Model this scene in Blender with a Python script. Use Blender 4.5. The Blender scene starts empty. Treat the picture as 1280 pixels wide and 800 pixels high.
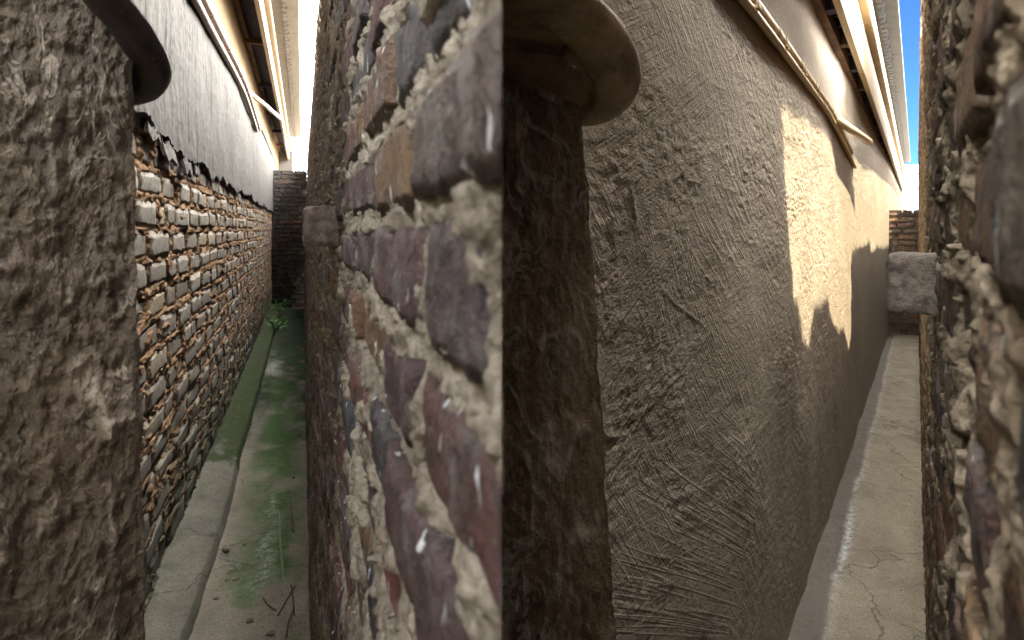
import bpy, bmesh, math, random
import numpy as np
from mathutils import Vector, Matrix
random.seed(7); RNG = np.random.default_rng(7)
scn = bpy.context.scene
COL = scn.collection

# ------------------------------------------------------------------ camera, sky, sun, exposure
EYE = 1.5
FPX, HOR = 760.0, 287.0
cam = bpy.data.cameras.new('camera'); cam_o = bpy.data.objects.new('camera', cam); COL.objects.link(cam_o)
cam_o.location = (0, 0, EYE); cam_o.rotation_euler = (math.radians(90), 0, 0)
cam.sensor_fit = 'HORIZONTAL'; cam.sensor_width = 36.0; cam.lens = FPX / 1280 * 36
cam.shift_y = (HOR - 400) / 1280
cam.clip_start = 0.01; cam.clip_end = 3000
cam.dof.use_dof = True; cam.dof.focus_distance = 1.9; cam.dof.aperture_fstop = cam.lens / 2.2
scn.camera = cam_o

YA, YB = math.atan(-262 / FPX), math.atan(505 / FPX)      # headings of the two alleys
SUN_YAW = YB + math.radians(90 + 53)
SUN_EL = math.atan(4.0 * math.cos(math.radians(53)))
sdir = Vector((math.sin(SUN_YAW) * math.cos(SUN_EL), math.cos(SUN_YAW) * math.cos(SUN_EL), math.sin(SUN_EL)))
world = bpy.data.worlds.new('World'); scn.world = world; world.use_nodes = True
wt = world.node_tree; wt.nodes.clear()
wo = wt.nodes.new('ShaderNodeOutputWorld'); bg = wt.nodes.new('ShaderNodeBackground'); bg.inputs[1].default_value = 0.05
sky = wt.nodes.new('ShaderNodeTexSky'); sky.sky_type = 'NISHITA'; sky.sun_disc = False
sky.sun_elevation = SUN_EL; sky.sun_rotation = SUN_YAW; sky.dust_density = 0.3; sky.air_density = 0.7; sky.altitude = 1700; sky.ozone_density = 3.0
tc = wt.nodes.new('ShaderNodeTexCoord'); cn = wt.nodes.new('ShaderNodeTexNoise')
mp = wt.nodes.new('ShaderNodeMapping'); mp.inputs['Location'].default_value = (-3.97, 7.49, 4.78)
mp.inputs['Rotation'].default_value = (math.radians(-22), 0, math.radians(-6))
cn.inputs['Scale'].default_value = 1.3; cn.inputs['Detail'].default_value = 5
cr = wt.nodes.new('ShaderNodeValToRGB'); cr.color_ramp.elements[0].position = 0.45; cr.color_ramp.elements[1].position = 0.54
mx = wt.nodes.new('ShaderNodeMix'); mx.data_type = 'RGBA'; mx.inputs[7].default_value = (70, 68, 65, 1)
wt.links.new(tc.outputs['Generated'], mp.inputs[0]); wt.links.new(mp.outputs[0], cn.inputs['Vector'])
wt.links.new(cn.outputs[0], cr.inputs[0]); wt.links.new(cr.outputs[0], mx.inputs[0])
tint = wt.nodes.new('ShaderNodeMix'); tint.data_type = 'RGBA'; tint.blend_type = 'MULTIPLY'; tint.inputs[0].default_value = 1.0; tint.inputs[7].default_value = (0.16, 0.28, 0.50, 1)
wt.links.new(sky.outputs[0], tint.inputs[6]); wt.links.new(tint.outputs[2], mx.inputs[6]); wt.links.new(mx.outputs[2], bg.inputs[0]); wt.links.new(bg.outputs[0], wo.inputs[0])
sun = bpy.data.lights.new('sun', 'SUN'); sun.energy = 2.0; sun.angle = math.radians(0.5); sun.color = (1.0, 0.86, 0.62)
sun_o = bpy.data.objects.new('sun', sun); COL.objects.link(sun_o)
sun_o.rotation_mode = 'QUATERNION'; sun_o.rotation_quaternion = sdir.to_track_quat('Z', 'Y'); sun_o.location = sdir * 30
vs = scn.view_settings; vs.view_transform = 'Standard'; vs.look = 'None'; vs.gamma = 1; vs.use_curve_mapping = False
vs.exposure = 4.0
scn.cycles.max_bounces = 12; scn.cycles.diffuse_bounces = 8

# ------------------------------------------------------------------ numeric noise
PERM = RNG.permutation(256); PERM = np.concatenate([PERM, PERM, PERM]); VAL = RNG.random(256).astype(np.float32) * 2 - 1
def vnoise(x, y, z):
    xi = np.floor(x).astype(np.int64); yi = np.floor(y).astype(np.int64); zi = np.floor(z).astype(np.int64)
    fx = (x - xi).astype(np.float32); fy = (y - yi).astype(np.float32); fz = (z - zi).astype(np.float32)
    fx = fx * fx * (3 - 2 * fx); fy = fy * fy * (3 - 2 * fy); fz = fz * fz * (3 - 2 * fz)
    xi &= 255; yi &= 255; zi &= 255
    def h(a, b, c): return VAL[PERM[PERM[PERM[(a & 255)] + (b & 255)] + (c & 255)]]
    x0 = h(xi, yi, zi) * (1 - fx) + h(xi + 1, yi, zi) * fx
    x1 = h(xi, yi + 1, zi) * (1 - fx) + h(xi + 1, yi + 1, zi) * fx
    x2 = h(xi, yi, zi + 1) * (1 - fx) + h(xi + 1, yi, zi + 1) * fx
    x3 = h(xi, yi + 1, zi + 1) * (1 - fx) + h(xi + 1, yi + 1, zi + 1) * fx
    a = x0 * (1 - fy) + x1 * fy; b = x2 * (1 - fy) + x3 * fy
    return a * (1 - fz) + b * fz
def n2(u, v, seed=0.0): return vnoise(u, v, np.full_like(u, seed * 3.7 + 0.5))
def fbm(u, v, seed=0.0, octs=4, gain=0.5):
    r = 0; a = 1.0
    for o in range(octs):
        r = r + a * n2(u + o * 17.3, v - o * 9.1, seed + o); u = u * 2.03; v = v * 2.03; a *= gain
    return r
def ridge(u, v, seed=0.0, octs=2, p=4):
    r = 0; a = 1.0
    for o in range(octs):
        r = r + a * np.clip(1 - np.abs(n2(u + o * 5.3, v + o * 7.7, seed + o)) * 2.2, 0, 1) ** p; u = u * 2.1; v = v * 2.1; a *= 0.6
    return r
def sstep(a, b, x):
    k = np.clip((x - a) / (b - a), 0, 1); return k * k * (3 - 2 * k)

# ------------------------------------------------------------------ material helper
class NB:
    def __init__(s, name):
        s.m = bpy.data.materials.new(name); s.m.use_nodes = True; s.t = s.m.node_tree; s.n = s.t.nodes
        s.p = s.n['Principled BSDF']; s.pos = s.n.new('ShaderNodeNewGeometry').outputs['Position']
        s.nrm = None
    def link(s, a, b): s.t.links.new(a, b)
    def put(s, sock, v):
        if isinstance(v, bpy.types.NodeSocket): s.link(v, sock)
        elif isinstance(v, (tuple, list)): sock.default_value = (*v, 1) if len(v) == 3 and sock.type == 'RGBA' else v
        else: sock.default_value = v
    def noise(s, scale, detail=4, rough=0.55, vec=None, dist=0.0):
        n = s.n.new('ShaderNodeTexNoise'); s.link(vec or s.pos, n.inputs['Vector'])
        n.inputs['Scale'].default_value = scale; n.inputs['Detail'].default_value = detail
        n.inputs['Roughness'].default_value = rough; n.inputs['Distortion'].default_value = dist
        return n.outputs[0]
    def voro(s, scale, feat='F1', vec=None):
        n = s.n.new('ShaderNodeTexVoronoi'); n.feature = feat; s.link(vec or s.pos, n.inputs['Vector']); n.inputs['Scale'].default_value = scale
        return n.outputs['Distance']
    def scl(s, k, vec=None):
        n = s.n.new('ShaderNodeMapping'); n.inputs['Scale'].default_value = k; s.link(vec or s.pos, n.inputs[0]); return n.outputs[0]
    def ramp(s, fac, stops):
        n = s.n.new('ShaderNodeValToRGB'); e = n.color_ramp.elements
        while len(e) < len(stops): e.new(0.5)
        for el, (p, c) in zip(e, stops):
            el.position = p; el.color = (c, c, c, 1) if not isinstance(c, (tuple, list)) else (*c, 1)
        s.link(fac, n.inputs[0]); return n.outputs[0]
    def mix(s, f, a, b, mode='MIX'):
        n = s.n.new('ShaderNodeMix'); n.data_type = 'RGBA'; n.blend_type = mode
        s.put(n.inputs[0], f); s.put(n.inputs[6], a); s.put(n.inputs[7], b); return n.outputs[2]
    def math(s, op, a, b=0.0):
        n = s.n.new('ShaderNodeMath'); n.operation = op; s.put(n.inputs[0], a); s.put(n.inputs[1], b); return n.outputs[0]
    def attr(s, name):
        n = s.n.new('ShaderNodeAttribute'); n.attribute_name = name; return n.outputs['Fac']
    def rnd(s): return s.n.new('ShaderNodeObjectInfo').outputs['Random']
    def bump(s, h, strength=0.5, dist=0.01):
        n = s.n.new('ShaderNodeBump'); n.inputs['Strength'].default_value = strength; n.inputs['Distance'].default_value = dist
        s.link(h, n.inputs['Height'])
        if s.nrm: s.link(s.nrm, n.inputs['Normal'])
        s.nrm = n.outputs[0]
    def done(s, col, rough=0.85, spec=0.3, metal=0.0):
        s.put(s.p.inputs['Base Color'], col); s.put(s.p.inputs['Roughness'], rough)
        s.p.inputs['Specular IOR Level'].default_value = spec; s.p.inputs['Metallic'].default_value = metal
        if s.nrm: s.link(s.nrm, s.p.inputs['Normal'])
        return s.m
M = {}
def plaster_mat(name, lo, hi, grain=140, gb=0.5, blotch=1.6, spec=0.25, rough=0.85, damp=None, vein=None, rst=None, dirs=False):
    b = NB(name)
    if dirs:
        def dot(v, src=None):
            n = b.n.new('ShaderNodeVectorMath'); n.operation = 'DOT_PRODUCT'; b.link(src or wp, n.inputs[0]); n.inputs[1].default_value = v; return n.outputs['Value']
        wp = b.pos; cx = b.n.new('ShaderNodeCombineXYZ')
        b.link(dot((math.sin(YB) * .42, math.cos(YB) * .42, 0)), cx.inputs[0]); b.link(dot((math.cos(YB), -math.sin(YB), 0)), cx.inputs[1]); b.link(dot((0, 0, 1)), cx.inputs[2]); b.pos = cx.outputs[0]
    a = b.noise(blotch, 5, 0.6); c = b.mix(b.ramp(a, [(0.3, 0.0), (0.7, 1.0)]), lo, hi)
    f = b.noise(grain, 3, 0.7); c = b.mix(b.ramp(f, [(0.3, 0.45), (0.7, 0.0)]), c, tuple(x * 0.55 for x in lo))
    if vein:
        c = b.mix(b.math('MULTIPLY', b.ramp(b.attr('ridge'), [(0.22, 0.0), (0.8, 0.85)]), b.ramp(b.noise(75, 4, 0.7), [(0.32, 0.25), (0.6, 1.0)])), c, vein)
    if damp:
        c = b.mix(b.attr('damp'), c, damp)
    b.bump(f, gb, 0.004); b.bump(b.noise(grain * 0.36, 3, 0.6), gb * 0.5, 0.006)
    if dirs:        # fine trowel scratches in two directions of the wall
        for k, (ang, al_, ac) in enumerate(((-30, 0.8, 46), (-46, 0.8, 58), (24, 0.8, 54), (40, 0.9, 50))):
            ca, sa = math.cos(math.radians(ang)), math.sin(math.radians(ang)); D = (math.sin(YB), math.cos(YB))
            cx = b.n.new('ShaderNodeCombineXYZ')
            b.link(dot((D[0] * ca * al_, D[1] * ca * al_, sa * al_)), cx.inputs[0]); b.link(dot((-D[0] * sa * ac, -D[1] * sa * ac, ca * ac)), cx.inputs[1]); cx.inputs[2].default_value = k * 5.1
            nn = b.noise(1.0, 2, 0.5, vec=cx.outputs[0], dist=0.35)
            rg = b.ramp(b.math('ABSOLUTE', b.math('SUBTRACT', nn, 0.5)), [(0.0, 1.0), (0.05, 0.0)])
            mk = b.ramp(b.noise(1.9, 2), [((0.25, 0.6), (0.34, 1.0), (0.43, 1.0), (0.50, 0.0)), ((0.40, 0.0), (0.46, 1.0), (0.50, 1.0), (0.57, 0.0)), ((0.47, 0.0), (0.53, 1.0), (0.57, 1.0), (0.64, 0.0)), ((0.54, 0.0), (0.62, 1.0), (0.8, 1.0), (0.85, 0.6))][k]); bk = b.ramp(b.noise(22, 3), [(0.38, 0.2), (0.5, 1.0)])
            b.bump(b.math('MULTIPLY', b.math('MULTIPLY', rg, mk), bk), 0.42, 0.005)
    M[name] = b.done(c, rst or rough, spec); return M[name]
def brick_mat(name, stops, use_obj, dirt=(0.03, 0.028, 0.026), speck=None, smear=None, base_damp=None, bs=0.7, rough=0.8, spec=0.35):
    b = NB(name)
    r = b.rnd() if use_obj else b.attr('tint')
    c = b.ramp(r, stops)
    for n in b.n:
        if n.bl_idname == 'ShaderNodeValToRGB' and len(n.color_ramp.elements) == len(stops): n.color_ramp.interpolation = 'LINEAR'
    k = b.noise(38, 5, 0.65); c = b.mix(b.ramp(k, [(0.36, 0.8), (0.52, 0.0)]), c, dirt)
    k2 = b.noise(11, 4, 0.6); c = b.mix(b.ramp(k2, [(0.5, 0.0), (0.8, 0.4)]), c, tuple(min(1, x) for x in stops[len(stops) // 2][1]))
    if smear: c = b.mix(b.ramp(b.noise(26, 6, 0.7, dist=0.6), [(0.54, 0.0), (0.68, 0.6)]), c, smear)
    if speck:
        c = b.mix(b.ramp(b.noise(17, 6, 0.72), [(0.50, 0.0), (0.64, 0.5)]), c, (0.20, 0.20, 0.21))
        c = b.mix(b.ramp(b.noise(75, 5, 0.75), [(0.36, 0.75), (0.50, 0.0)]), c, (0.02, 0.018, 0.02))
        c = b.mix(b.ramp(b.noise(95, 2, 0.5, vec=b.scl((1, 1, 0.3))), [(0.68, 0.0), (0.71, 0.9)]), c, speck)
        b.bump(b.noise(75, 5, 0.75), 0.9, 0.006)
    if base_damp is not None:
        sx = b.n.new('ShaderNodeSeparateXYZ'); b.link(b.pos, sx.inputs[0])
        h = b.math('ADD', sx.outputs[2], b.math('MULTIPLY', b.noise(3, 4), 0.7))
        c = b.mix(b.ramp(h, [(0.45, 0.9), (1.25, 0.0)]), c, base_damp)
    b.bump(b.noise(160, 4, 0.7), bs, 0.004); b.bump(k, bs, 0.008)
    M[name] = b.done(c, rough, spec); return M[name]
def mortar_mat(name, lo, hi, gb=0.8, damp=None):
    b = NB(name)
    f = b.noise(110, 4, 0.7); a = b.noise(9, 4, 0.6)
    c = b.mix(b.ramp(a, [(0.35, 0.0), (0.65, 1.0)]), lo, hi)
    c = b.mix(b.ramp(f, [(0.35, 0.6), (0.6, 0.0)]), c, tuple(x * 0.5 for x in lo))
    if damp is not None:
        sx = b.n.new('ShaderNodeSeparateXYZ'); b.link(b.pos, sx.inputs[0])
        h = b.math('ADD', sx.outputs[2], b.math('MULTIPLY', b.noise(3, 4), 0.7))
        c = b.mix(b.ramp(h, [(0.45, 0.9), (1.25, 0.0)]), c, damp)
    b.bump(f, gb, 0.006); b.bump(b.voro(140), 0.4, 0.004)
    M[name] = b.done(c, 0.92, 0.2); return M[name]
def worn_mat(name, c, chip, rough):
    b = NB(name); k = b.noise(14, 5, 0.65)
    col = b.mix(b.ramp(k, [(0.3, 0.0), (0.7, 1.0)]), tuple(x * .6 for x in c), tuple(x * 1.3 for x in c))
    w = b.ramp(b.noise(85, 5, 0.75), [(0.60, 0.0), (0.66, 0.8)]); col = b.mix(w, col, chip)
    d = b.ramp(b.noise(30, 6, 0.7, vec=b.scl((1, 1, .4))), [(0.5, 0.0), (0.62, 0.6)]); col = b.mix(d, col, tuple(x * .35 for x in c))
    b.bump(b.noise(120, 4, .7), 0.45, 0.004); b.bump(k, 0.4, 0.01); M[name] = b.done(col, b.ramp(k, [(0.3, rough), (0.7, rough + .25)]), 0.4)
def simple_mat(name, c, rough=0.6, spec=0.3, var=0.25, scale=20, bump=0.15, metal=0.0):
    b = NB(name); k = b.noise(scale, 5, 0.6)
    col = b.mix(b.ramp(k, [(0.3, 0.0), (0.7, 1.0)]), tuple(x * (1 - var) for x in c), tuple(min(1, x * (1 + var)) for x in c))
    b.bump(b.noise(scale * 6, 3), bump, 0.003); M[name] = b.done(col, rough, spec, metal); return M[name]

def pillar_mat(name, lo, hi, pale, sz, rough, spec):
    b = NB(name); v = b.scl((1, 1, sz))
    g = b.noise(230, 3, 0.7); m = b.noise(55, 4, 0.65, vec=v)
    c = b.mix(b.ramp(b.noise(8, 5, 0.6, vec=v), [(0.35, 0.0), (0.65, 1.0)]), lo, hi)
    c = b.mix(b.ramp(m, [(0.33, 0.8), (0.47, 0.0)]), c, tuple(x * 0.35 for x in lo))  # pits coloured darker to paint in shade the relief lacks
    c = b.mix(b.ramp(g, [(0.36, 0.5), (0.52, 0.0)]), c, tuple(x * 0.4 for x in lo))
    ln = b.ramp(b.math('ABSOLUTE', b.math('SUBTRACT', b.noise(13, 5, 0.6, vec=v, dist=0.9), 0.5)), [(0.0, 1.0), (0.03, 0.0)])
    ln = b.math('MULTIPLY', ln, b.ramp(b.noise(6, 3, vec=v), [(0.42, 0.0), (0.58, 0.9)]))
    at = b.math('MULTIPLY', b.ramp(b.attr('ridge'), [(0.18, 0.0), (0.75, 0.9)]), b.ramp(b.noise(80, 4, 0.7), [(0.36, 0.05), (0.58, 1.0)]))
    k = b.math('MAXIMUM', ln, at); c = b.mix(k, c, pale)  # pale ridges painted in as highlights, since bump alone shades too little
    b.bump(b.math('ADD', b.math('MULTIPLY', m, 0.8), b.math('MULTIPLY', ln, 0.4)), 1.0, 0.012); b.bump(g, 0.9, 0.004)
    M[name] = b.done(c, rough, spec)
pillar_mat('pillar_plaster', (0.078, 0.064, 0.051), (0.145, 0.120, 0.096), (0.40, 0.37, 0.33), 0.5, 0.6, 0.5)
pillar_mat('pillar_plaster_wet', (0.22, 0.168, 0.118), (0.38, 0.30, 0.215), (0.66, 0.62, 0.57), 0.45, 0.4, 0.7)
plaster_mat('old_plaster', (0.064, 0.058, 0.050), (0.105, 0.096, 0.083), 120, 0.4, 2.0)
plaster_mat('paint_band', (0.17, 0.115, 0.055), (0.23, 0.16, 0.085), 90, 0.3, 2.0)
plaster_mat('new_plaster', (0.36, 0.305, 0.235), (0.47, 0.405, 0.32), 230, 1.0, 1.3, damp=(0.27, 0.225, 0.175), dirs=True, rough=0.95, spec=0.1)
brick_mat('stock_brick', [(0.0, (0.135, 0.113, 0.088)), (0.35, (0.178, 0.156, 0.126)), (0.65, (0.20, 0.172, 0.132)), (0.9, (0.185, 0.17, 0.146)), (1.0, (0.31, 0.235, 0.14))], True,
          dirt=(0.085, 0.066, 0.048), smear=(0.24, 0.22, 0.188), base_damp=(0.055, 0.062, 0.045), bs=0.6)
brick_mat('stock_brick_far', [(0.0, (0.135, 0.113, 0.088)), (0.35, (0.178, 0.156, 0.126)), (0.65, (0.20, 0.172, 0.132)), (0.9, (0.185, 0.17, 0.146)), (1.0, (0.31, 0.235, 0.14))], False,
          dirt=(0.085, 0.066, 0.048), smear=(0.24, 0.22, 0.188), base_damp=(0.055, 0.062, 0.045), bs=0.6)
mortar_mat('clay_mortar', (0.20, 0.118, 0.064), (0.34, 0.215, 0.125), 0.9, damp=(0.05, 0.055, 0.035))
burnt = [(0.0, (0.030, 0.038, 0.056)), (0.22, (0.070, 0.036, 0.043)), (0.40, (0.155, 0.052, 0.042)), (0.58, (0.045, 0.048, 0.062)), (0.74, (0.10, 0.045, 0.043)), (0.92, (0.20, 0.125, 0.06)), (1.0, (0.065, 0.06, 0.07))]
brick_mat('burnt_brick', burnt, True, speck=(0.55, 0.62, 0.68), smear=(0.12, 0.11, 0.10), bs=0.8, rough=0.6, spec=0.5)
brick_mat('burnt_brick_far', burnt, False, smear=(0.15, 0.125, 0.10), bs=0.8, rough=0.65, spec=0.45)
sooty = [(0.0, (0.035, 0.032, 0.03)), (0.4, (0.07, 0.055, 0.045)), (0.7, (0.05, 0.045, 0.042)), (0.92, (0.11, 0.085, 0.065)), (1.0, (0.20, 0.09, 0.05))]
brick_mat('sooty_brick', sooty, True, smear=(0.10, 0.09, 0.075))
brown = [(0.0, (0.055, 0.05, 0.05)), (0.25, (0.15, 0.07, 0.045)), (0.45, (0.25, 0.155, 0.08)), (0.62, (0.085, 0.065, 0.056)), (0.8, (0.21, 0.09, 0.05)), (0.93, (0.34, 0.22, 0.095)), (1.0, (0.115, 0.10, 0.09))]
brick_mat('brown_brick', brown, True, speck=(0.55, 0.60, 0.65), smear=(0.19, 0.155, 0.115), bs=0.8, rough=0.65, spec=0.45)
brick_mat('brown_brick_far', brown, False, smear=(0.36, 0.23, 0.115), bs=0.8, rough=0.7, spec=0.4)  # stronger orange smear imitates bounced sunlight along the wall
simple_mat('tab_brick_beige', (0.23, 0.195, 0.165), 0.85, 0.25, 0.65, 60, 1.0)
simple_mat('tab_brick', (0.26, 0.235, 0.25), 0.85, 0.25, 0.65, 60, 1.0)
mortar_mat('sand_mortar', (0.17, 0.155, 0.13), (0.31, 0.29, 0.25))
mortar_mat('sand_mortar_warm', (0.21, 0.17, 0.12), (0.39, 0.325, 0.24))
plaster_mat('wall_core', (0.22, 0.19, 0.15), (0.30, 0.26, 0.21), 60, 0.5, 3)
worn_mat('ledge_dark', (0.036, 0.032, 0.031), (0.12, 0.11, 0.10), 0.4)
worn_mat('ledge_brown', (0.42, 0.32, 0.215), (0.55, 0.47, 0.36), 0.42)
simple_mat('fascia_cream', (0.30, 0.23, 0.145), 0.55, 0.35, 0.10, 5, 0.08)
simple_mat('fascia_tan', (0.36, 0.275, 0.16), 0.55, 0.35, 0.12, 5, 0.08)
simple_mat('eave_timber', (0.055, 0.05, 0.075), 0.8, 0.2, 0.5, 9, 0.3)
simple_mat('old_timber', (0.12, 0.07, 0.045), 0.8, 0.2, 0.5, 9, 0.3)
simple_mat('roof_tile', (0.17, 0.165, 0.155), 0.7, 0.3, 0.18, 12, 0.2)
simple_mat('roof_tile_blue', (0.085, 0.098, 0.125), 0.6, 0.35, 0.18, 12, 0.2)
simple_mat('pipe_brown', (0.20, 0.14, 0.10), 0.5, 0.4, 0.4, 25, 0.2)
simple_mat('pipe_tan', (0.48, 0.36, 0.20), 0.45, 0.4, 0.25, 25, 0.2)
simple_mat('pvc_cream', (0.55, 0.45, 0.31), 0.4, 0.45, 0.08, 20, 0.05)
simple_mat('clip_steel', (0.22, 0.19, 0.16), 0.5, 0.5, 0.3, 30, 0.2)
simple_mat('far_wall', (0.30, 0.36, 0.42), 0.7, 0.3, 0.06, 3, 0.1)
simple_mat('far_trim', (0.40, 0.36, 0.28), 0.7, 0.3, 0.06, 3, 0.1)
simple_mat('far_dark', (0.05, 0.08, 0.12), 0.7, 0.3, 0.1, 3, 0.1)
simple_mat('twig_mat', (0.07, 0.05, 0.035), 0.85, 0.2, 0.3, 60, 0.3)
simple_mat('stone_mat', (0.17, 0.155, 0.12), 0.9, 0.2, 0.4, 60, 0.4)
simple_mat('cord_mat', (0.15, 0.16, 0.15), 0.6, 0.3, 0.3, 60, 0.2)
simple_mat('leaf_mat', (0.10, 0.30, 0.07), 0.5, 0.4, 0.5, 30, 0.1)
simple_mat('stem_mat', (0.07, 0.11, 0.04), 0.6, 0.3, 0.3, 30, 0.1)
simple_mat('yard_soil', (0.24, 0.20, 0.15), 0.95, 0.15, 0.35, 1.2, 0.6)
# floor: concrete with attributes for algae, damp and whitish deposit
def floor_mat(name, lo, hi, algae, damp):
    b = NB(name)
    c = b.mix(b.ramp(b.noise(5, 6, 0.65), [(0.3, 0.0), (0.7, 1.0)]), lo, hi)
    g = b.noise(120, 4, 0.7); c = b.mix(b.ramp(g, [(0.35, 0.55), (0.6, 0.0)]), c, tuple(x * 0.45 for x in lo))
    c = b.mix(b.ramp(b.voro(55), [(0.06, 0.5), (0.16, 0.0)]), c, tuple(x * 1.5 for x in hi))
    vo = b.n.new('ShaderNodeTexVoronoi'); vo.feature = 'DISTANCE_TO_EDGE'; vo.inputs['Scale'].default_value = 1.3
    nz = b.n.new('ShaderNodeTexNoise'); nz.inputs['Scale'].default_value = 4; nz.inputs['Detail'].default_value = 5; b.link(b.pos, nz.inputs['Vector'])
    ad = b.n.new('ShaderNodeVectorMath'); ad.operation = 'MULTIPLY_ADD'; b.link(nz.outputs['Color'], ad.inputs[0]); ad.inputs[1].default_value = (.35, .35, .35); b.link(b.pos, ad.inputs[2]); b.link(ad.outputs[0], vo.inputs['Vector'])
    ck = b.ramp(vo.outputs['Distance'], [(0.002, 0.75), (0.006, 0.0)]); c = b.mix(ck, c, tuple(x * 0.25 for x in lo))
    st = b.ramp(b.noise(2.2, 5, 0.65), [(0.5, 0.0), (0.68, 0.55)]); c = b.mix(st, c, tuple(x * 0.55 for x in lo))
    c = b.mix(b.attr('damp'), c, damp)
    al = b.math('MULTIPLY', b.attr('algae'), b.ramp(b.noise(26, 5, 0.7), [(0.3, 0.45), (0.6, 1.0)]))
    c = b.mix(al, c, algae)
    wh = b.math('MULTIPLY', b.attr('white'), b.ramp(b.noise(30, 6, 0.75), [(0.40, 0.0), (0.58, 1.0)]))
    c = b.mix(wh, c, (0.62, 0.63, 0.62))
    b.bump(g, 0.7, 0.005); b.bump(b.noise(28, 4, 0.6), 0.5, 0.012)
    M[name] = b.done(c, 0.95, 0.08)
floor_mat('mossy_concrete', (0.19, 0.172, 0.14), (0.29, 0.27, 0.22), (0.055, 0.115, 0.034), (0.022, 0.026, 0.020))
floor_mat('mossy_edge', (0.115, 0.108, 0.088), (0.18, 0.172, 0.142), (0.030, 0.048, 0.012), (0.016, 0.021, 0.011))
floor_mat('clean_concrete', (0.33, 0.285, 0.215), (0.43, 0.38, 0.295), (0.10, 0.12, 0.05), (0.175, 0.152, 0.132))

# ------------------------------------------------------------------ object helpers
class Alley:
    def __init__(s, yaw): s.yaw = yaw; s.rot = -yaw; s.mat = Matrix.Rotation(-yaw, 4, 'Z'); s.inv = s.mat.inverted()
A, B = Alley(YA), Alley(YB)
def tag(o, label=None, cat=None, group=None, kind=None):
    if label: o['label'] = label
    if cat: o['category'] = cat
    if group: o['group'] = group
    if kind: o['kind'] = kind
    return o
def thing(name, label, cat, al, base=(0, 0, 0), group=None):
    o = bpy.data.objects.new(name, None); COL.objects.link(o); o.empty_display_size = 0.05
    o.location = al.mat @ Vector(base); o.rotation_euler = (0, 0, al.rot); o['base'] = base
    return tag(o, label, cat, group)
def link(name, me, mat, parent=None, al=None, smooth=False):
    """me holds alley coordinates (t, s, z); a parent's base is subtracted"""
    o = bpy.data.objects.new(name, me); COL.objects.link(o)
    if mat and not me.materials: me.materials.append(M[mat])
    if smooth: me.shade_smooth()
    if parent is not None:
        root = parent if parent.parent is None else parent.parent
        if parent.parent is None: o.location = -Vector(root.get('base', (0, 0, 0)))
        o.parent = parent
    elif al is not None: o.rotation_euler = (0, 0, al.rot)
    return o
def grid_mesh(name, P, attrs=None, flip=False):
    """P: (R, C, 3) array of points"""
    R, C = P.shape[:2]
    me = bpy.data.meshes.new(name)
    idx = np.arange(R * C).reshape(R, C)
    q = np.stack([idx[:-1, :-1], idx[:-1, 1:], idx[1:, 1:], idx[1:, :-1]], -1).reshape(-1, 4)
    if flip: q = q[:, ::-1]
    nf = len(q)
    me.vertices.add(R * C); me.vertices.foreach_set('co', P.reshape(-1).astype(np.float32))
    me.loops.add(nf * 4); me.loops.foreach_set('vertex_index', q.reshape(-1).astype(np.int32))
    me.polygons.add(nf); me.polygons.foreach_set('loop_start', np.arange(0, nf * 4, 4, dtype=np.int32))
    me.polygons.foreach_set('use_smooth', np.ones(nf, dtype=bool))
    me.update(calc_edges=True)
    for k, v in (attrs or {}).items():
        at = me.attributes.new(k, 'FLOAT', 'POINT'); at.data.foreach_set('value', v.reshape(-1).astype(np.float32))
    return me
def bm_mesh(name, bm):
    bmesh.ops.recalc_face_normals(bm, faces=bm.faces[:])
    me = bpy.data.meshes.new(name); bm.to_mesh(me); bm.free(); return me
def add_box(bm, x0, x1, y0, y1, z0, z1, bev=0.0):
    r = bmesh.ops.create_cube(bm, size=1.0); v = r['verts']
    for k in v: k.co = Vector(((x0 + x1) / 2 + k.co.x * (x1 - x0), (y0 + y1) / 2 + k.co.y * (y1 - y0), (z0 + z1) / 2 + k.co.z * (z1 - z0)))
    if bev:
        es = list({e for k in v for e in k.link_edges})
        bmesh.ops.bevel(bm, geom=es, offset=bev, segments=2, affect='EDGES', profile=0.6)
def box_mesh(name, *a, bev=0.0):
    bm = bmesh.new(); add_box(bm, *a, bev=bev); return bm_mesh(name, bm)
def prism_mesh(name, foot, z0, z1):
    bm = bmesh.new(); lo = [bm.verts.new((x, y, z0)) for x, y in foot]; hi = [bm.verts.new((x, y, z1)) for x, y in foot]
    n = len(foot); bm.faces.new(lo[::-1]); bm.faces.new(hi)
    for i in range(n): bm.faces.new((lo[i], lo[(i + 1) % n], hi[(i + 1) % n], hi[i]))
    return bm_mesh(name, bm)
def add_tube(bm, pts, rad, seg=10, flat=None):
    pts = [Vector(p) for p in pts]; rings = []
    for i, p in enumerate(pts):
        d = (pts[min(i + 1, len(pts) - 1)] - pts[max(i - 1, 0)]).normalized()
        up = flat if flat is not None else (Vector((0, 0, 1)) if abs(d.z) < 0.9 else Vector((1, 0, 0)))
        a = d.cross(up).normalized(); b = a.cross(d).normalized()
        r = rad[i] if isinstance(rad, (list, tuple)) else rad
        ra, rb = r if isinstance(r, (list, tuple)) else (r, r)
        rings.append([bm.verts.new(p + a * ra * math.copysign(abs(math.cos(q)) ** 0.7, math.cos(q)) + b * rb * math.copysign(abs(math.sin(q)) ** 0.7, math.sin(q)))
                      for q in (2 * math.pi * k / seg for k in range(seg))])
    for r0, r1 in zip(rings, rings[1:]):
        for k in range(seg): bm.faces.new((r0[k], r0[(k + 1) % seg], r1[(k + 1) % seg], r1[k]))
    bm.faces.new(rings[0][::-1]); bm.faces.new(rings[-1])
def tube_mesh(name, pts, rad, seg=10, flat=None):
    bm = bmesh.new(); add_tube(bm, pts, rad, seg, flat); return bm_mesh(name, bm)
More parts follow.
